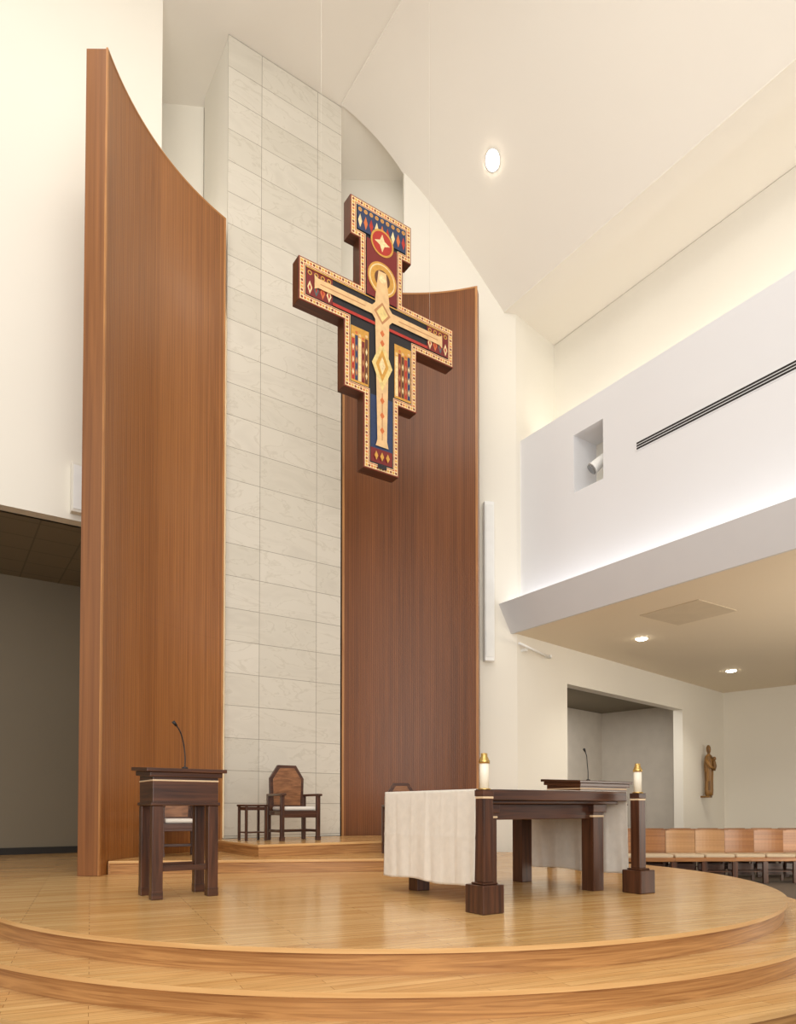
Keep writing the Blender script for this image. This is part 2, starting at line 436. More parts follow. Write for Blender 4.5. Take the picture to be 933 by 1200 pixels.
# curved ceiling rising from the gallery soffit and easing to the flat ceiling
cove = catmull([(-.35, 10.78), (-1.0, 11.74), (-1.6, 12.58), (-2.11, 13.14), (-2.6, 13.46), (-3.1, 13.64), (-3.46, 13.70)], 4, closed=False)
mb = MB()
sweep(mb, cove+[(-3.46, CEIL+.15), (-.1, CEIL+.15), (-.1, 10.91), (-.35, 10.91)], -.76, 15, M_ceil, nsm=len(cove)); struct(mb, 'ceiling')
mb = MB()
sweep(mb, [(-.24, 4.585), (-.46, 5.14), (-.40, 5.14), (-.36, 4.96), (-.02, 4.96), (-.02, 4.72), (-.2, 4.72), (-.2, 4.585)], -.02, 15, M_grayp)
struct(mb, 'trim_2')
mb = MB(); mb.prism([tuple(x) for x in ((U(-.02, -.2)), U(15, -.2), (19, 8), (19, 10.3), (9.5, 20.0), loc45(0, .1))], 4.59, 4.7, M_soff); struct(mb, 'ceiling')

LW = Vector((-3.61, 10.3))
wall(LW-D2*11, LW, 5.35, CEIL, M_wall, 'wall_left', t=.25)
mb = MB(); e0 = LW; e1 = LW+D1*1.6; nn = D2*.2
mb.prism([tuple(x) for x in (e0-nn*1.0+D1*.25, e0-nn*0+D1*.25, e1, e1-nn)], 5.35, CEIL, M_wall); struct(mb, 'wall_left')
wall((-5.2, 11.78), (-3.45, 11.96), 5.35, CEIL, M_wall, 'wall_recess_back', t=.2)
B0 = Vector((-6.86, 11.9))
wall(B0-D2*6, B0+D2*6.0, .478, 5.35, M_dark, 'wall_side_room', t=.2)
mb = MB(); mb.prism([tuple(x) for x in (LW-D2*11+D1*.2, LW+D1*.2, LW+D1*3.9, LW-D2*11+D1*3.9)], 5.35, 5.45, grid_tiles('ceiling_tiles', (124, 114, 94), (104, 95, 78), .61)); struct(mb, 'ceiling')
A0 = B0-D1*.02
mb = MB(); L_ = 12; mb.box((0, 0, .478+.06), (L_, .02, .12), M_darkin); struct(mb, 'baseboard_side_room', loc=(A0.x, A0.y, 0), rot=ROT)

mb = MB(); mb.prism([(-16, -3), (14, -3), (14, 6), (6, 14.2), (4, 16), (-16, 16)], CEIL, CEIL+.2, M_ceil); struct(mb, 'ceiling')

# ------------------------------------------------------------------ stone pier
SL = Vector((-2.72, 10.8))
z0, z1 = .812, CEIL-.004
zc, hz = (z0+z1)/2, (z1-z0)
mb = MB(); mb.box((2.07/2, .62, zc), (2.05, 1.2, hz), M_wall)
pier = empty('stone_pier', (SL.x, SL.y, 0), ROT, 'tall pale marble-tiled pier rising to the ceiling', 'pier')
mb.build('core', pier)
mb = MB(); Lx = 2.07
mb.face([(0, 0, z0), (Lx, 0, z0), (Lx, 0, z1), (0, 0, z1)], [(0, z0), (Lx, z0), (Lx, z1), (0, z1)], M_stone)
mb.face([(0, .02, z0), (0, .02, z1), (Lx, .02, z1), (Lx, .02, z0)], [(0, 0)]*4, M_stone)
mb.face([(0, .02, z0), (0, 0, z0), (0, 0, z1), (0, .02, z1)], [(0, 0)]*4, M_stone)
mb.face([(Lx, 0, z0), (Lx, .02, z0), (Lx, .02, z1), (Lx, 0, z1)], [(0, 0)]*4, M_stone)
mb.build('tile_cladding', pier)

# ------------------------------------------------------------------ curved reeded panels
PCX, PCY = .26, 8.26
PT = 10.55
def arcpanel(a0, a1, RI, RO, zb, mat, label):
    root = empty('curved_wood_screen', (PCX, PCY, zb), 0, label, 'wood screen')
    n = 60; mb = MB(); h = PT-zb
    pts = []
    for k in range(n+1):
        t = math.radians(a0+(a1-a0)*k/n); pts.append((math.cos(t), math.sin(t), t))
    for r, sgn in ((RI, 1), (RO, -1)):
        for k in range(n):
            (c0, s0, t0), (c1, s1, t1) = pts[k], pts[k+1]
            q = [(r*c0, r*s0, 0), (r*c1, r*s1, 0), (r*c1, r*s1, h), (r*c0, r*s0, h)]
            u = [(t0*r, 0), (t1*r, 0), (t1*r, h), (t0*r, h)]
            mb.face(q if sgn > 0 else q[::-1], u if sgn > 0 else u[::-1], mat, True)
    mb.build('reeded_face', root, weld=True)
    mb = MB()
    for k in range(n):
        (c0, s0, _), (c1, s1, _) = pts[k], pts[k+1]
        r0, r1 = RI-.004, RO+.004; z = h+.012
        mb.face([(r0*c0, r0*s0, z), (r0*c1, r0*s1, z), (r1*c1, r1*s1, z), (r1*c0, r1*s0, z)], [(0, 0)]*4, M_trimw)
        mb.face([(r0*c0, r0*s0, z-.03), (r0*c1, r0*s1, z-.03), (r0*c1, r0*s1, z), (r0*c0, r0*s0, z)], [(0, 0)]*4, M_trimw)
    mb.build('top_trim', root)
    for a in (a0, a1):
        mb = MB()
        m4 = Matrix.Rotation(math.radians(a), 4, 'Z')
        sg = 1 if a == max(a0, a1) else -1
        mb.box(((RI+RO)/2, sg*.012, h/2), (RO-RI, .03, h), M_capw, M=m4)
        mb.box((RI+.008, sg*.014, h/2+.006), (.022, .04, h+.01), M_trimw, M=m4)
        mb.build('end_cap', root)
    return root
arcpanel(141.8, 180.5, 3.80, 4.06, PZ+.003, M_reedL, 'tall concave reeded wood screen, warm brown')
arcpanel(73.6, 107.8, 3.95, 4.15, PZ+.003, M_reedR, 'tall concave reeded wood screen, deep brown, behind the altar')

def circpt(a, r=3.78): return (PCX+r*math.cos(math.radians(a)), PCY+r*math.sin(math.radians(a)))
pre = empty('lower_dais', (0, 0, PZ), 0, 'lower maple dais step curving along the wood screens', 'dais')
arc = [circpt(a) for a in range(74, 179, 4)]
mb = MB(); mb.prism([(-3.5, 8.42), (1.2, 8.98), (1.28, 11.4)]+arc, 0.001, .13, M_riser, mtop=M_tread); mb.build('riser', pre)
mb = MB(); mb.prism([(-3.5, 8.40), (1.22, 8.96), (1.30, 11.4)]+arc, .13, .165, M_nose, mtop=M_tread); mb.build('tread', pre, bevel=.007)
arc2 = [circpt(a) for a in range(76, 145, 4)]
rc = Vector((-1.82, 9.0))+D2*3.2
pre = empty('upper_dais', (0, 0, PZ+.166), 0, 'upper maple dais step beneath the tall armchair', 'dais')
mb = MB(); mb.prism([(-1.82, 9.02), tuple(rc), (1.1, 11.4)]+arc2, 0, .129, M_riser, mtop=M_tread); mb.build('riser', pre)
mb = MB(); mb.prism([(-1.82, 9.0), tuple(rc+Vector((.02, -.01))), (1.12, 11.4)]+arc2, .129, .164, M_nose, mtop=M_tread); mb.build('tread', pre, bevel=.007)
T1, T2 = PZ+.166, PZ+.331

# ------------------------------------------------------------------ hanging cross (plain ornamental stand-in)
cz0 = 4.42+1.29
cr = empty('hanging_cross', (-.2205, 9.0, cz0), ROT, 'large painted wooden cross with gilded border hanging on cables', 'cross')
HW = [(-.275, 0), (.275, 0), (.275, .97), (.57, .97), (.57, 1.83), (1.21, 1.83), (1.21, 2.38), (.34, 2.38), (.34, 3.0), (.48, 3.0), (.48, 3.52),
      (-.48, 3.52), (-.48, 3.0), (-.34, 3.0), (-.34, 2.38), (-1.21, 2.38), (-1.21, 1.83), (-.57, 1.83), (-.57, .97), (-.275, .97)]
def inset(P, d):
    n = len(P); out = []
    for i in range(n):
        a = Vector(P[i-1]); b = Vector(P[i]); c = Vector(P[(i+1) % n])
        e1 = (b-a).normalized(); e2 = (c-b).normalized()
        n1 = Vector((-e1.y, e1.x)); n2 = Vector((-e2.y, e2.x))
        out.append(tuple(b+(n1+n2)*d))
    return out
mb = MB(); mb.flat(HW, 0, .17, I_side); mb.build('body', cr, bevel=.006)
mb = MB()
mb.flat(inset(HW, .004), -.004, 0, I_edge); mb.flat(inset(HW, .018), -.006, -.004, I_cream)
P = inset(HW, .045)
cnt = 0
for i in range(len(P)):
    a = Vector(P[i]); b = Vector(P[(i+1) % len(P)]); L = (b-a).length; k = max(1, round(L/.042))
    for j in range(k):
        c = a+(b-a)*(j/k)
        mb.flat(circ(c.x, c.y, .017, 8), -.0066, -.006, [I_gold, I_dred, I_or, I_gold, I_edge][cnt % 5]); cnt += 1
mb.build('gilded_border', cr)
mb = MB()
mb.flat(inset(HW, .072), -.0066, -.004, I_red); mb.flat(inset(HW, .082), -.0069, -.0066, I_cream); mb.flat(inset(HW, .090), -.0072, -.0069, I_black)
y = [-.0072]
def lay(pts, m):
    y[0] -= .00012
    mb.flat(pts, y[0], y[0]+.0003, m)
def rect(x0, z0, x1, z1): return [(x0, z0), (x1, z0), (x1, z1), (x0, z1)]
def loz(x, z, a, b_): return [(x-a, z), (x, z-b_), (x+a, z), (x, z+b_)]
lay(rect(-.17, .11, .17, 1.0), I_blue); lay(rect(-.17, .11, .17, .30), I_dred)
for sx in (-1, 1):
    x0, x1 = (.2, .47) if sx > 0 else (-.47, -.2)
    lay(rect(x0, 1.07, x1, 1.80), I_gold)
    cols = [I_red, I_blue, I_cream, I_dred, I_brown]
    for i in range(5):
        xa = x0+.012+i*.05
        zt = 1.64+.025*((i*2) % 3)
        lay(rect(xa, 1.10, xa+.044, zt), cols[(i+(2 if sx > 0 else 0)) % 5])
        lay(circ(xa+.022, zt+.035, .02, 12), I_or if i % 2 else I_sand)
        for zz in (1.2, 1.36, 1.52): lay(loz(xa+.022, zz, .014, .05), I_tan if i % 2 else I_cream)
    lay(rect(*((.74, 1.93, 1.11, 2.28) if sx > 0 else (-1.11, 1.93, -.74, 2.28))), I_dred)
    for i in range(4):
        xx = sx*(.79+.09*i)
        lay(circ(xx, 2.215, .03, 14), I_gold); lay(circ(xx, 2.215, .018, 12), I_brown)
        lay(loz(xx, 2.03, .034, .085), [I_cream, I_or, I_teal, I_cream][i]); lay(loz(xx, 2.03, .016, .045), I_red)
lay(rect(-1.11, 2.262, 1.11, 2.276), I_gold)
lay(rect(-.74, 1.93, .74, 1.97), I_red)
lay(rect(-.24, 2.3, .24, 3.05), I_dred)
lay(rect(-.38, 3.10, .38, 3.42), I_blue)
for i in range(9):
    xx = -.34+.085*i
    lay(circ(xx, 3.37, .028, 12), I_gold); lay(circ(xx, 3.37, .016, 10), I_tan)
    lay(loz(xx, 3.22, .03, .09), [I_cream, I_or, I_red][i % 3])
lay(circ(0, 3.07, .18, 28), I_gold); lay(circ(0, 3.07, .155, 28), I_red)
lay(loz(0, 3.07, .05, .12), I_cream); lay(loz(0, 3.07, .12, .05), I_cream)
for i in range(3):
    lay(loz(-.09+.09*i, .20, .03, .06), I_gold)
# plain gold disc and slender straight inner cross
lay(circ(0, 2.58, .225, 36), I_gold); lay(circ(0, 2.58, .20, 36), I_cream); lay(circ(0, 2.58, .185, 36), I_gold); lay(circ(0, 2.58, .12, 28), I_brown)
lay([(-.95, 2.06), (.95, 2.06), (1.0, 2.03), (1.0, 2.21), (.95, 2.18), (-.95, 2.18), (-1.0, 2.21), (-1.0, 2.03)], I_sand)
lay([(-.10, .33), (.10, .33), (.075, .42), (.11, 2.0), (.11, 2.3), (.06, 2.68), (-.06, 2.68), (-.11, 2.3), (-.11, 2.0), (-.075, .42)], I_sand)
lay(loz(0, 2.12, .21, .24), I_sand); lay(loz(0, 2.12, .13, .15), I_tan); lay(loz(0, 2.12, .09, .11), I_lin)
lay(loz(0, 1.42, .16, .34), I_lin); lay(loz(0, 1.42, .10, .22), I_gold); lay(loz(0, 1.42, .05, .12), I_cream)
lay([(-.006, .42), (.006, .42), (.008, 1.05), (-.008, 1.05)], I_tan)
for sx in (-1, 1):
    lay(rect(*((.26, 2.112, .92, 2.124) if sx > 0 else (-.92, 2.112, -.26, 2.124))), I_tan)
for zz in (.55, .75, .95, 1.72, 1.85): lay(loz(0, zz, .035, .05), I_or)
lay(circ(0, 2.58, .055, 18), I_cream)
lay(rect(-.07, .035, .07, .085), I_black)
mb.build('painted_panel', cr)
for sx in (-1, 1):
    mb = MB(); mb.tube([(sx*.86, .085, 2.37), (sx*.86, .085, CEIL-cz0-.0)], .0016, M_cable, 6)
    mb.lathe([(.02, 0), (.02, .05), (.008, .07)], (sx*.86, .085, 2.375), M_metal, 10)
    mb.build('suspension_cable', cr)

# ------------------------------------------------------------------ altar
def part(name, root, boxes, mat, bevel=.006, label=None):
    mb = MB()
    for b_ in boxes:
        mb.box(b_[0], b_[1], b_[2] if len(b_) > 2 else mat)
    o = mb.build(name, root, bevel=bevel)
    if label: o['label'] = label
    return o
ALX, ALY = 1.063, 6.83
al = empty('altar_table', (ALX, ALY, PZ), ROT, 'dark wood altar table with thick square legs', 'altar')
AH = .965
part('tabletop', al, [((0, 0, AH-.045), (1.92, 1.40, .09)), ((0, 0, AH-.105), (1.80, 1.28, .03))], M_dkw, .006)
for sy in (-1, 1): part('apron', al, [((0, sy*.5, AH-.19), (1.3, .05, .14))], M_dkw)
for sx in (-1, 1): part('apron', al, [((sx*.72, 0, AH-.19), (.05, .9, .14))], M_dkw)
for sx in (-1, 1):
    for sy in (-1, 1):
        x, y_ = sx*.70, sy*.49
        part('leg', al, [((x, y_, (AH-.12)/2), (.15, .15, AH-.12)), ((x, y_, AH-.16), (.19, .19, .08)), ((x, y_, AH-.235), (.162, .162, .02), M_inlay)], M_dkw, .006)
cl = MB()
ny = 80
drop = .815
hw = .962
def clothp(t, v):
    total = drop+2*hw+drop
    d = (t+1)/2*total
    yy = v*.692
    if d < drop: x = -hw-.008; z = AH-(drop-d); k = (drop-d)/drop; sgn = -1
    elif d < drop+2*hw: x = -hw+(d-drop); z = AH+.003; k = 0; sgn = 0
    else: x = hw+.008; k = (d-drop-2*hw)/drop; z = AH-k*drop; sgn = 1
    w = k*(.010*math.sin(yy*11+1.0)+.006*math.sin(yy*24+.4+k*1.5))
    x += sgn*(abs(w)+k*.010)
    for c in (-.46, -.23, 0, .23, .46): x += sgn*.003*math.exp(-((yy-c)/.012)**2)
    if k: x += sgn*.003*math.exp(-((k-.5)/.02)**2)
    z += k*(.009*math.sin(yy*8))
    return (x, yy, z)
total = 2*drop+2*hw
ds = [drop*i/40 for i in range(41)]+[drop+2*hw*i/8 for i in range(1, 8)]+[drop+2*hw+drop*i/40 for i in range(41)]
for d in ds:
    for j in range(ny+1):
        cl.v.append(clothp(d/total*2-1, j/ny*2-1))
for i in range(len(ds)-1):
    for j in range(ny):
        a = i*(ny+1)+j
        cl.f.append([a, a+ny+1, a+ny+2, a+1]); cl.uv.append([(0, 0)]*4); cl.m.append(cl.mi(M_cloth)); cl.smooth.append(True)
co = cl.build('altar_cloth', loc=(ALX, ALY, PZ), rot=ROT, label='white linen cloth draped over both ends of the altar', category='tablecloth')
so = co.modifiers.new('Solid', 'SOLIDIFY'); so.thickness = .003; so.offset = 1

# ------------------------------------------------------------------ candle stands
def candle_stand(x, y_):
    r = empty('candle_stand', (x, y_, PZ), ROT, 'dark wood floor candle stand with square base block', 'candle stand', 'floor candle stands by the altar')
    part('base', r, [((0, 0, .11), (.215, .215, .22)), ((0, 0, .228), (.15, .15, .016))], M_dkw, .008)
    part('post', r, [((0, 0, .236+.33), (.098, .098, .66)), ((0, 0, .925), (.108, .108, .05)), ((0, 0, .89), (.103, .103, .018), M_inlay)], M_dkw, .004)
    c = empty('altar_candle', (x, y_, PZ+.95), 0, 'white altar candle with brass follower', 'candle', 'altar candles')
    mb = MB(); mb.lathe([(.037, 0), (.037, .21), (.03, .22)], (0, 0, 0), M_wax, 24); mb.build('candle_body', c)
    mb = MB(); mb.lathe([(.044, 0), (.044, .018), (.038, .03), (.026, .055), (.025, .078), (.02, .08)], (0, 0, .205), M_brass, 24); mb.build('brass_follower', c)
    mb = MB(); mb.lathe([(.05, 0), (.052, .008), (.042, .012)], (0, 0, 0), M_brass, 24); mb.build('brass_socket', c)
candle_stand(.67, 5.36)
candle_stand(2.30, 6.62)

# ------------------------------------------------------------------ ambos
def mic(root, x, y_, z):
    mb = MB()
    pth = catmull([(x, y_, z), (x, y_, z+.12), (x-.015, y_-.0, z+.24), (x-.05, y_-.02, z+.34), (x-.09, y_-.03, z+.40)], 6, closed=False)
    mb.tube(pth, .006, M_black, 8)
    mb.tube([pth[-1], tuple(Vector(pth[-1])+Vector((-.035, -.01, .035)))], [.012, .016], M_black, 10)
    mb.lathe([(.03, 0), (.03, .012), (.012, .02)], (x, y_, z), M_black, 16)
    mb.build('microphone', root)
def ambo(x, y_, w, dp, h, label, mx=.08):
    r = empty('lectern', (x, y_, PZ), ROT, label, 'lectern')
    tilt = Matrix.Translation((0, 0, h-.02)) @ Matrix.Rotation(math.radians(3), 4, 'X')
    mb = MB(); mb.box((0, 0, 0), (w+.12, dp+.10, .035), M_dkw, M=tilt); mb.box((0, 0, -.04), (w+.05, dp+.05, .045), M_dkw, M=tilt); mb.build('desk', r, bevel=.006)
    part('apron', r, [((0, 0, h-.2), (w-.01, dp-.01, .27)), ((0, 0, h-.125), (w-.002, dp-.002, .016), M_inlay), ((0, 0, h-.335), (w+.02, dp+.02, .03))], M_dkw)
    for sx in (-1, 1):
        for sy in (-1, 1):
            part('leg', r, [((sx*(w/2-.05), sy*(dp/2-.05), (h-.35)/2), (.095, .095, h-.35)), ((sx*(w/2-.05), sy*(dp/2-.05), .04), (.10, .10, .08))], M_dkw)
    for sy in (-1, 1): part('stretcher', r, [((0, sy*(dp/2-.05), .27), (w-.19, .03, .05))], M_dkw, .004)
    mic(r, mx, .08, h)
    return r
ambo(-2.04, 6.42, .60, .48, 1.18, 'dark wood lectern on four legs with a pale inlay band')
ambo(2.60, 9.5, .95, .6, 1.19, 'wide dark wood lectern standing behind the altar', .12)

# ------------------------------------------------------------------ armchairs
def armchair(x, y_, z, H, w, rot, label, group=None):
    r = empty('armchair', (x, y_, z), rot, label, 'chair', group)
    dp = .54; hw_ = w/2
    part('seat', r, [((0, 0, .405), (w-.04, dp-.02, .07))], M_dkw)
    mb = MB(); mb.box((0, -.02, .47), (w-.13, dp-.1, .06), M_cush); mb.build('cushion', r, bevel=.025)
    mb = MB(); ht = H; a = .13
    out = [(-hw_+.05, .42), (hw_-.05, .42), (hw_-.04, ht-.2), (hw_-.04-a, ht), (-hw_+.04+a, ht), (-hw_+.04, ht-.2)]
    inn = [(-hw_+.10, .52), (hw_-.10, .52), (hw_-.085, ht-.215), (hw_-.07-a, ht-.045), (-hw_+.07+a, ht-.045), (-hw_+.085, ht-.215)]
    mb.flat(out, dp/2-.05, dp/2, M_dkw); mb.flat(inn, dp/2-.058, dp/2-.05, M_mdw)
    mb.build('backrest', r, bevel=.006)
    for sx in (-1, 1):
        part('leg', r, [((sx*(hw_-.03), -dp/2+.03, .33), (.055, .055, .66)), ((sx*(hw_-.03), -dp/2+.03, .03), (.066, .066, .06))], M_dkw, .004)
        part('leg', r, [((sx*(hw_-.03), dp/2-.03, .33), (.055, .055, .66))], M_dkw, .004)
        mb = MB(); mb.prism([(sx*(hw_-.03)-.035, -dp/2-.05), (sx*(hw_-.03)+.035, -dp/2-.05), (sx*(hw_-.03)+.03, dp/2), (sx*(hw_-.03)-.03, dp/2)], .655, .69, M_dkw)
        mb.build('armrest', r, bevel=.01)
        part('stretcher', r, [((sx*(hw_-.03), 0, .14), (.03, dp-.1, .04))], M_dkw, .004)
    part('stretcher', r, [((0, 0, .14), (w-.08, .03, .04))], M_dkw, .004)
    part('seat_rail', r, [((0, -dp/2+.03, .36), (w-.1, .03, .05))], M_dkw, .004)
armchair(-1.57, 10.35, T2, 1.13, .64, ROT, 'tall presider armchair with octagonal wooden back and white cushion')
armchair(-2.98, 9.35, T1, .95, .52, ROT-.15, 'smaller wooden armchair with white cushion behind the lectern', 'attendant armchairs')
armchair(.10, 9.66, T1, 1.0, .56, ROT-.35, 'wooden armchair with light brown back behind the altar', 'attendant armchairs')
r = empty('side_table', (-2.15, 10.2, T2), ROT, 'small square dark wood side table beside the armchair', 'side table')
part('tabletop', r, [((0, 0, .515), (.36, .34, .03))], M_dkw)
for sx in (-1, 1):
    for sy in (-1, 1): part('leg', r, [((sx*.15, sy*.14, .25), (.035, .035, .5))], M_dkw, .003)
part('apron', r, [((0, 0, .47), (.31, .29, .05))], M_dkw, .003)
part('shelf', r, [((0, 0, .12), (.29, .27, .02))], M_dkw, .003)

# ------------------------------------------------------------------ wall fittings
wd = (Vector(back_c)-Vector((.135, 12.62))).normalized(); wa = math.atan2(wd.y, wd.x)
pt = Vector((.135, 12.62))+wd*1.57
r = empty('column_loudspeaker', (pt.x, pt.y, 4.02), wa, 'slim white vertical column loudspeaker on the wall', 'loudspeaker')
part('housing', r, [((0, -.10, 1.5), (.19, .12, 3.0))], M_white, .015)
part('grille', r, [((0, -.165, 1.5), (.15, .012, 2.86))], plain('white_grille', (236, 236, 232), .6), .003)
for z in (.5, 2.6): part('bracket', r, [((0, -.02, z), (.08, .04, .12))], M_metal, .003)
p0 = loc45(.03, -.09); wang = math.atan2((Vector(back_end)-Vector(back_c)).y, (Vector(back_end)-Vector(back_c)).x)
r = empty('wall_rail', (p0.x, p0.y, 4.29), wang, 'thin white horizontal rail on wall brackets', 'rail')
mb = MB(); mb.tube([(-.32, -.17, .03), (.95, .0, -.02)], .022, M_white, 12); mb.build('rod', r)
for x in (.1, .9): part('bracket', r, [((x, .02, 0), (.05, .13, .05))], M_white, .003)
pb = LW-D2*1.10-D1*.06
r = empty('wall_loudspeaker', (pb.x, pb.y, 5.42), ROT, 'small white box loudspeaker fixed to the wall', 'loudspeaker')
part('housing', r, [((0, 0, .36), (.24, .12, .7))], M_wall, .01)
part('grille', r, [((0, -.065, .36), (.19, .01, .62))], M_white, .002)
ang_g = math.atan2(E.y, E.x)
g0 = U(2.73, 0)
r = empty('slot_diffuser', (g0.x, g0.y, 7.0), ang_g, 'long linear air slot grille with dark slots', 'air vent')
mb = MB(); mb.box((4.5, -.006, .075), (9, .012, .15), M_cool); mb.build('frame', r)
for k in range(3):
    mb = MB(); mb.box((4.5, -.014, .032+k*.043), (8.95, .006, .027), M_darkin); mb.build('slot', r)
g1 = U(1.74, .3)
r = empty('niche_spotlight', (g1.x, g1.y, 6.83), ang_g, 'white spotlight mounted in a wall niche', 'spotlight')
mb = MB(); mb.tube([(.12, 0, 0), (.12, 0, .3), (.1, -.05, .42)], .02, M_white, 10); mb.lathe([(.07, 0), (.07, .02)], (.12, 0, 0), M_white, 16); mb.build('bracket', r)
mb = MB(); mb.tube([(.18, .1, .62), (.12, 0, .52), (.02, -.15, .36), (-.0, -.18, .33)], [.05, .09, .10, .11], M_white, 18); mb.build('lamp_head', r)
mb = MB(); mb.tube([(-.004, -.186, .322), (-.01, -.192, .314)], [.095, .095], M_metal, 18); mb.build('lens', r)
def downlight(x, y_, z, rad, label, power, col=(1, .93, .8), nrm=(0, 0, -1), spotsz=120):
    r = empty('recessed_downlight', (x, y_, z), 0, label, 'ceiling light', 'recessed ceiling downlights')
    q = Vector(nrm).to_track_quat('-Z', 'Y'); r.rotation_euler = q.to_euler()
    mb = MB(); mb.lathe([(rad, .03), (rad, 0), (rad*1.1, -.004), (rad*1.12, -.010), (rad*1.02, -.012)], (0, 0, 0), M_white, 32); mb.build('trim_ring', r)
    mb = MB(); mb.lathe([(rad, -.016), (rad*.8, -.03), (rad*.3, -.04)], (0, 0, 0), M_lamp, 32); mb.build('lens', r)
    ld = bpy.data.lights.new('downlight_beam', 'SPOT'); ld.energy = power; ld.color = col; ld.spot_size = math.radians(spotsz); ld.spot_blend = 1; ld.shadow_soft_size = rad
    lo = bpy.data.objects.new('downlight_beam', ld); COL.objects.link(lo); lo.location = Vector((x, y_, z))+Vector(nrm).normalized()*.1
# point on the curved ceiling, found along its profile
k_ = min(range(len(cove)-1), key=lambda i: abs(cove[i][0]+1.5))
(o0, zz0), (o1, zz1) = cove[k_], cove[k_+1]
cp = U(.98, o0); tz = Vector((zz1-zz0, -(o1-o0)))      # perpendicular in the (offset, z) plane
tz = -tz if tz.y > 0 else tz
sn = Vector((D2.x*tz.x, D2.y*tz.x, tz.y)).normalized()
downlight(cp.x, cp.y, zz0, .14, 'bright recessed ceiling downlight high above the altar', 200, nrm=sn, spotsz=80)
downlight(4.74, 13.36, 4.59, .11, 'recessed downlight in the low ceiling', 150)
downlight(8.0, 16.5, 4.59, .12, 'recessed downlight in the low ceiling', 190)
r = empty('ceiling_access_panel', (4.9, 11.6, 4.59), ROT, 'square painted access panel in the low ceiling', 'ceiling panel')
part('panel', r, [((0, 0, -.006), (1.1, 1.1, .012))], plain('panel_paint', (212, 197, 172), .8), .002)

ps = loc45(8.40, -.16)
st = empty('wall_statue', (ps.x-.1, ps.y-.1, 1.29+.32), wang, 'carved wooden robed figure holding a child, mounted on the wall', 'statue')
st.scale = (.82, .9, 1)
mb = MB()
prof = [(.10, 0), (.14, .03), (.15, .15), (.145, .4), (.155, .65), (.17, .85), (.165, 1.0), (.13, 1.08), (.065, 1.12), (.05, 1.15), (.075, 1.19), (.09, 1.25), (.085, 1.31), (.05, 1.36), (.015, 1.375)]
n = 36
for (rr, z) in prof:
    for k in range(n):
        a = 2*math.pi*k/n
        fold = 1+(.10*math.sin(9*a+z*2.2) if z < 1.0 else 0)
        sx_ = 1.0 if z < 1.1 else .9
        mb.v.append((rr*sx_*fold*math.cos(a)+.03*math.sin(z*2.4), rr*.72*fold*math.sin(a)-.02, z))
for i in range(len(prof)-1):
    for k in range(n):
        k2 = (k+1) % n
        mb.f.append([i*n+k, i*n+k2, (i+1)*n+k2, (i+1)*n+k]); mb.uv.append([(k/n, prof[i][1])]*4); mb.m.append(mb.mi(M_statue)); mb.smooth.append(True)
mb.f.append([(len(prof)-1)*n+k for k in range(n)]); mb.uv.append([(0, 0)]*n); mb.m.append(0); mb.smooth.append(False)
mb.build('robed_figure', st)
mb = MB(); mb.tube([(-.17, -.03, .95), (-.15, -.13, .78), (-.02, -.17, .74)], [.05, .045, .03], M_statue, 12); mb.build('arm', st)
mb = MB(); mb.tube([(.19, -.03, .93), (.2, -.12, .78), (.08, -.17, .72)], [.05, .045, .03], M_statue, 12); mb.build('arm', st)
mb = MB(); mb.tube([(.02, -.16, .68), (.03, -.18, .8), (.03, -.17, .92), (.03, -.17, .96)], [.05, .065, .05, .03], M_statue, 14)
mb.lathe([(.02, -.055), (.045, -.035), (.055, 0), (.045, .035), (.015, .055)], (.03, -.175, 1.0), M_statue, 16); mb.build('child_figure', st)
part('mounting_bracket', st, [((0, .08, -.02), (.26, .30, .05))], M_statue, .01)

# ------------------------------------------------------------------ congregation chairs
def make_chair(matback, label):
    root = empty('congregation_chair', (0, 0, 0), 0, label, 'chair', 'row of interlocking wooden chairs')
    ps_ = []
    mb = MB(); n = 8; w = .505
    for k in range(n):
        x0 = -w/2+w*k/n; x1 = x0+w/n
        f = lambda x: .22+.03*(1-(2*x/w)**2)
        zt = .9 if 0 < k < n-1 else .89
        mb.prism([(x0, f(x0)-.015), (x1, f(x1)-.015), (x1, f(x1)+.015), (x0, f(x0)+.015)], .48, zt, matback)
    ps_.append(mb.build('backrest', root))
    ps_.append(part('seat', root, [((0, -.02, .41), (.515, .46, .07))], M_pew, .01))
    mb = MB(); mb.box((0, -.03, .47), (.49, .42, .06), M_beige); ps_.append(mb.build('cushion', root, bevel=.02))
    for sx in (-1, 1):
        ps_.append(part('leg', root, [((sx*.235, -.2, .2), (.045, .045, .40))], M_dkw, .003))
        ps_.append(part('leg', root, [((sx*.245, .262, .43), (.035, .035, .86))], M_dkw, .003))
    ps_.append(part('book_rack', root, [((0, 0, .2), (.44, .36, .015)), ((0, .17, .21), (.44, .012, .2))], M_dkw, .002))
    return root, ps_
def place(src, x, y_, rot):
    root, ps_ = src
    r2 = root.copy(); COL.objects.link(r2); r2.location = (x, y_, 0); r2.rotation_euler[2] = rot
    for q in ps_:
        c = q.copy(); COL.objects.link(c); c.parent = r2
A_ = make_chair(M_pew, 'honey oak chair with curved wooden back and beige seat')
B_ = make_chair(M_pew2, 'chair with lighter tan wooden back and beige seat')
pos = []
for k in range(9): pos.append((3.9+.535*k, 11.93+.03*k, -.05, 'B' if k in (2, 3) else 'A'))
for k in range(9): pos.append((4.35+.535*k, 13.0+.03*k, -.05, 'A'))
usedA = usedB = False
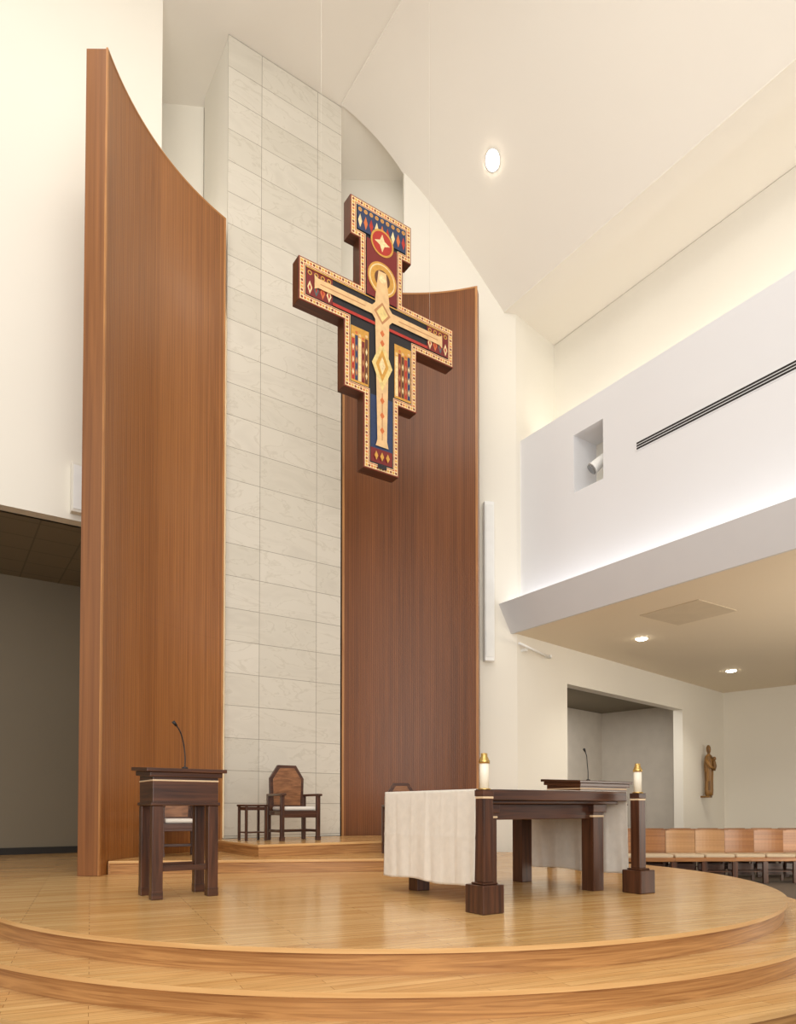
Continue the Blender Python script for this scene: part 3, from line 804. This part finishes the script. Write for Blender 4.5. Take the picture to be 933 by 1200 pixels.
for (x, y_, ro, t) in pos:
    if t == 'A' and not usedA:
        A_[0].location = (x, y_, 0); A_[0].rotation_euler[2] = ro; usedA = True
    elif t == 'B' and not usedB:
        B_[0].location = (x, y_, 0); B_[0].rotation_euler[2] = ro; usedB = True
    else: place(A_ if t == 'A' else B_, x, y_, ro)

# ------------------------------------------------------------------ lights
def area(loc, target, sx, sy, power, col=(1, 1, 1)):
    ld = bpy.data.lights.new('area', 'AREA'); ld.shape = 'RECTANGLE'; ld.size = sx; ld.size_y = sy; ld.energy = power; ld.color = col
    o = bpy.data.objects.new('area_light', ld); COL.objects.link(o); o.location = loc
    o.rotation_euler = (Vector(target)-Vector(loc)).to_track_quat('-Z', 'Y').to_euler()
    return o
area((0, -2, 8), (0, 12, 5), 12, 8, 530, (1, .97, .925))
area((-1.5, 4.5, 13.2), (-1, 9, 0), 6, 4, 350, (1, .95, .88))
area((1, -3, 3), (-1.5, 9, 13.7), 7, 5, 540, (1, .965, .915))  # added upward fill behind the camera, washing the ceiling
area((9.5, 8.5, .4), (6, 12.5, 4.59), 4, 4, 420, (1, .9, .76))  # added out-of-view fill, stands in for bounce onto the low soffit
# added fill lights above the screens, brightening the flat ceiling and recesses
area((-.35, 12.75, 10.3), (-.2, 12.4, 14), .5, .4, 8, (1, .95, .88))
area((-3.4, 11.2, 10.3), (-3.3, 10.6, 14), .3, .3, 6, (1, .95, .88))
def strip(c, z, up, power, length, w, col):
    o = area((c.x, c.y, z), (c.x, c.y, z+1), length, w, power, col)
    zax = -(Vector((D2.x*up[0], D2.y*up[0], up[1])).normalized()); xax = Vector((E.x, E.y, 0)).normalized(); yax = zax.cross(xax).normalized()
    o.rotation_euler = Matrix((xax, yax, zax)).transposed().to_euler()
strip(U(7, -.2), 5.0, (.35, 1), 36, 14, .1, (.97, .97, 1))
strip(U(7, .7), 8.36, (.5, 1), 58, 14.5, .2, (1, .94, .84))
gp = SL-D2*.12+D1*.25
area((gp.x, gp.y, 5), (SL.x, SL.y+.3, 5), .05, 8.5, 22, (1, .8, .5))
# added fill light, no real fitting, brightening the inside of the recess
rp = loc45(5.2, 1.5)
area((rp.x, rp.y, 4.15), (rp.x, rp.y, 0), 2.0, 1.0, 70, (1, .96, .9))

w = bpy.data.worlds.new('World'); S.world = w; w.use_nodes = True
bg = w.node_tree.nodes['Background']; bg.inputs[0].default_value = (1, .975, .945, 1); bg.inputs[1].default_value = .66

# ------------------------------------------------------------------ camera
cam = bpy.data.cameras.new('Camera'); co = bpy.data.objects.new('Camera', cam); COL.objects.link(co)
co.location = (0, 0, 1.29); co.rotation_euler = (math.radians(91.4), 0, 0)
cam.sensor_fit = 'HORIZONTAL'; cam.sensor_width = 36; cam.lens = 809/933*36
cam.shift_y = (927-600)/933
S.camera = co
S.view_settings.view_transform = 'Standard'
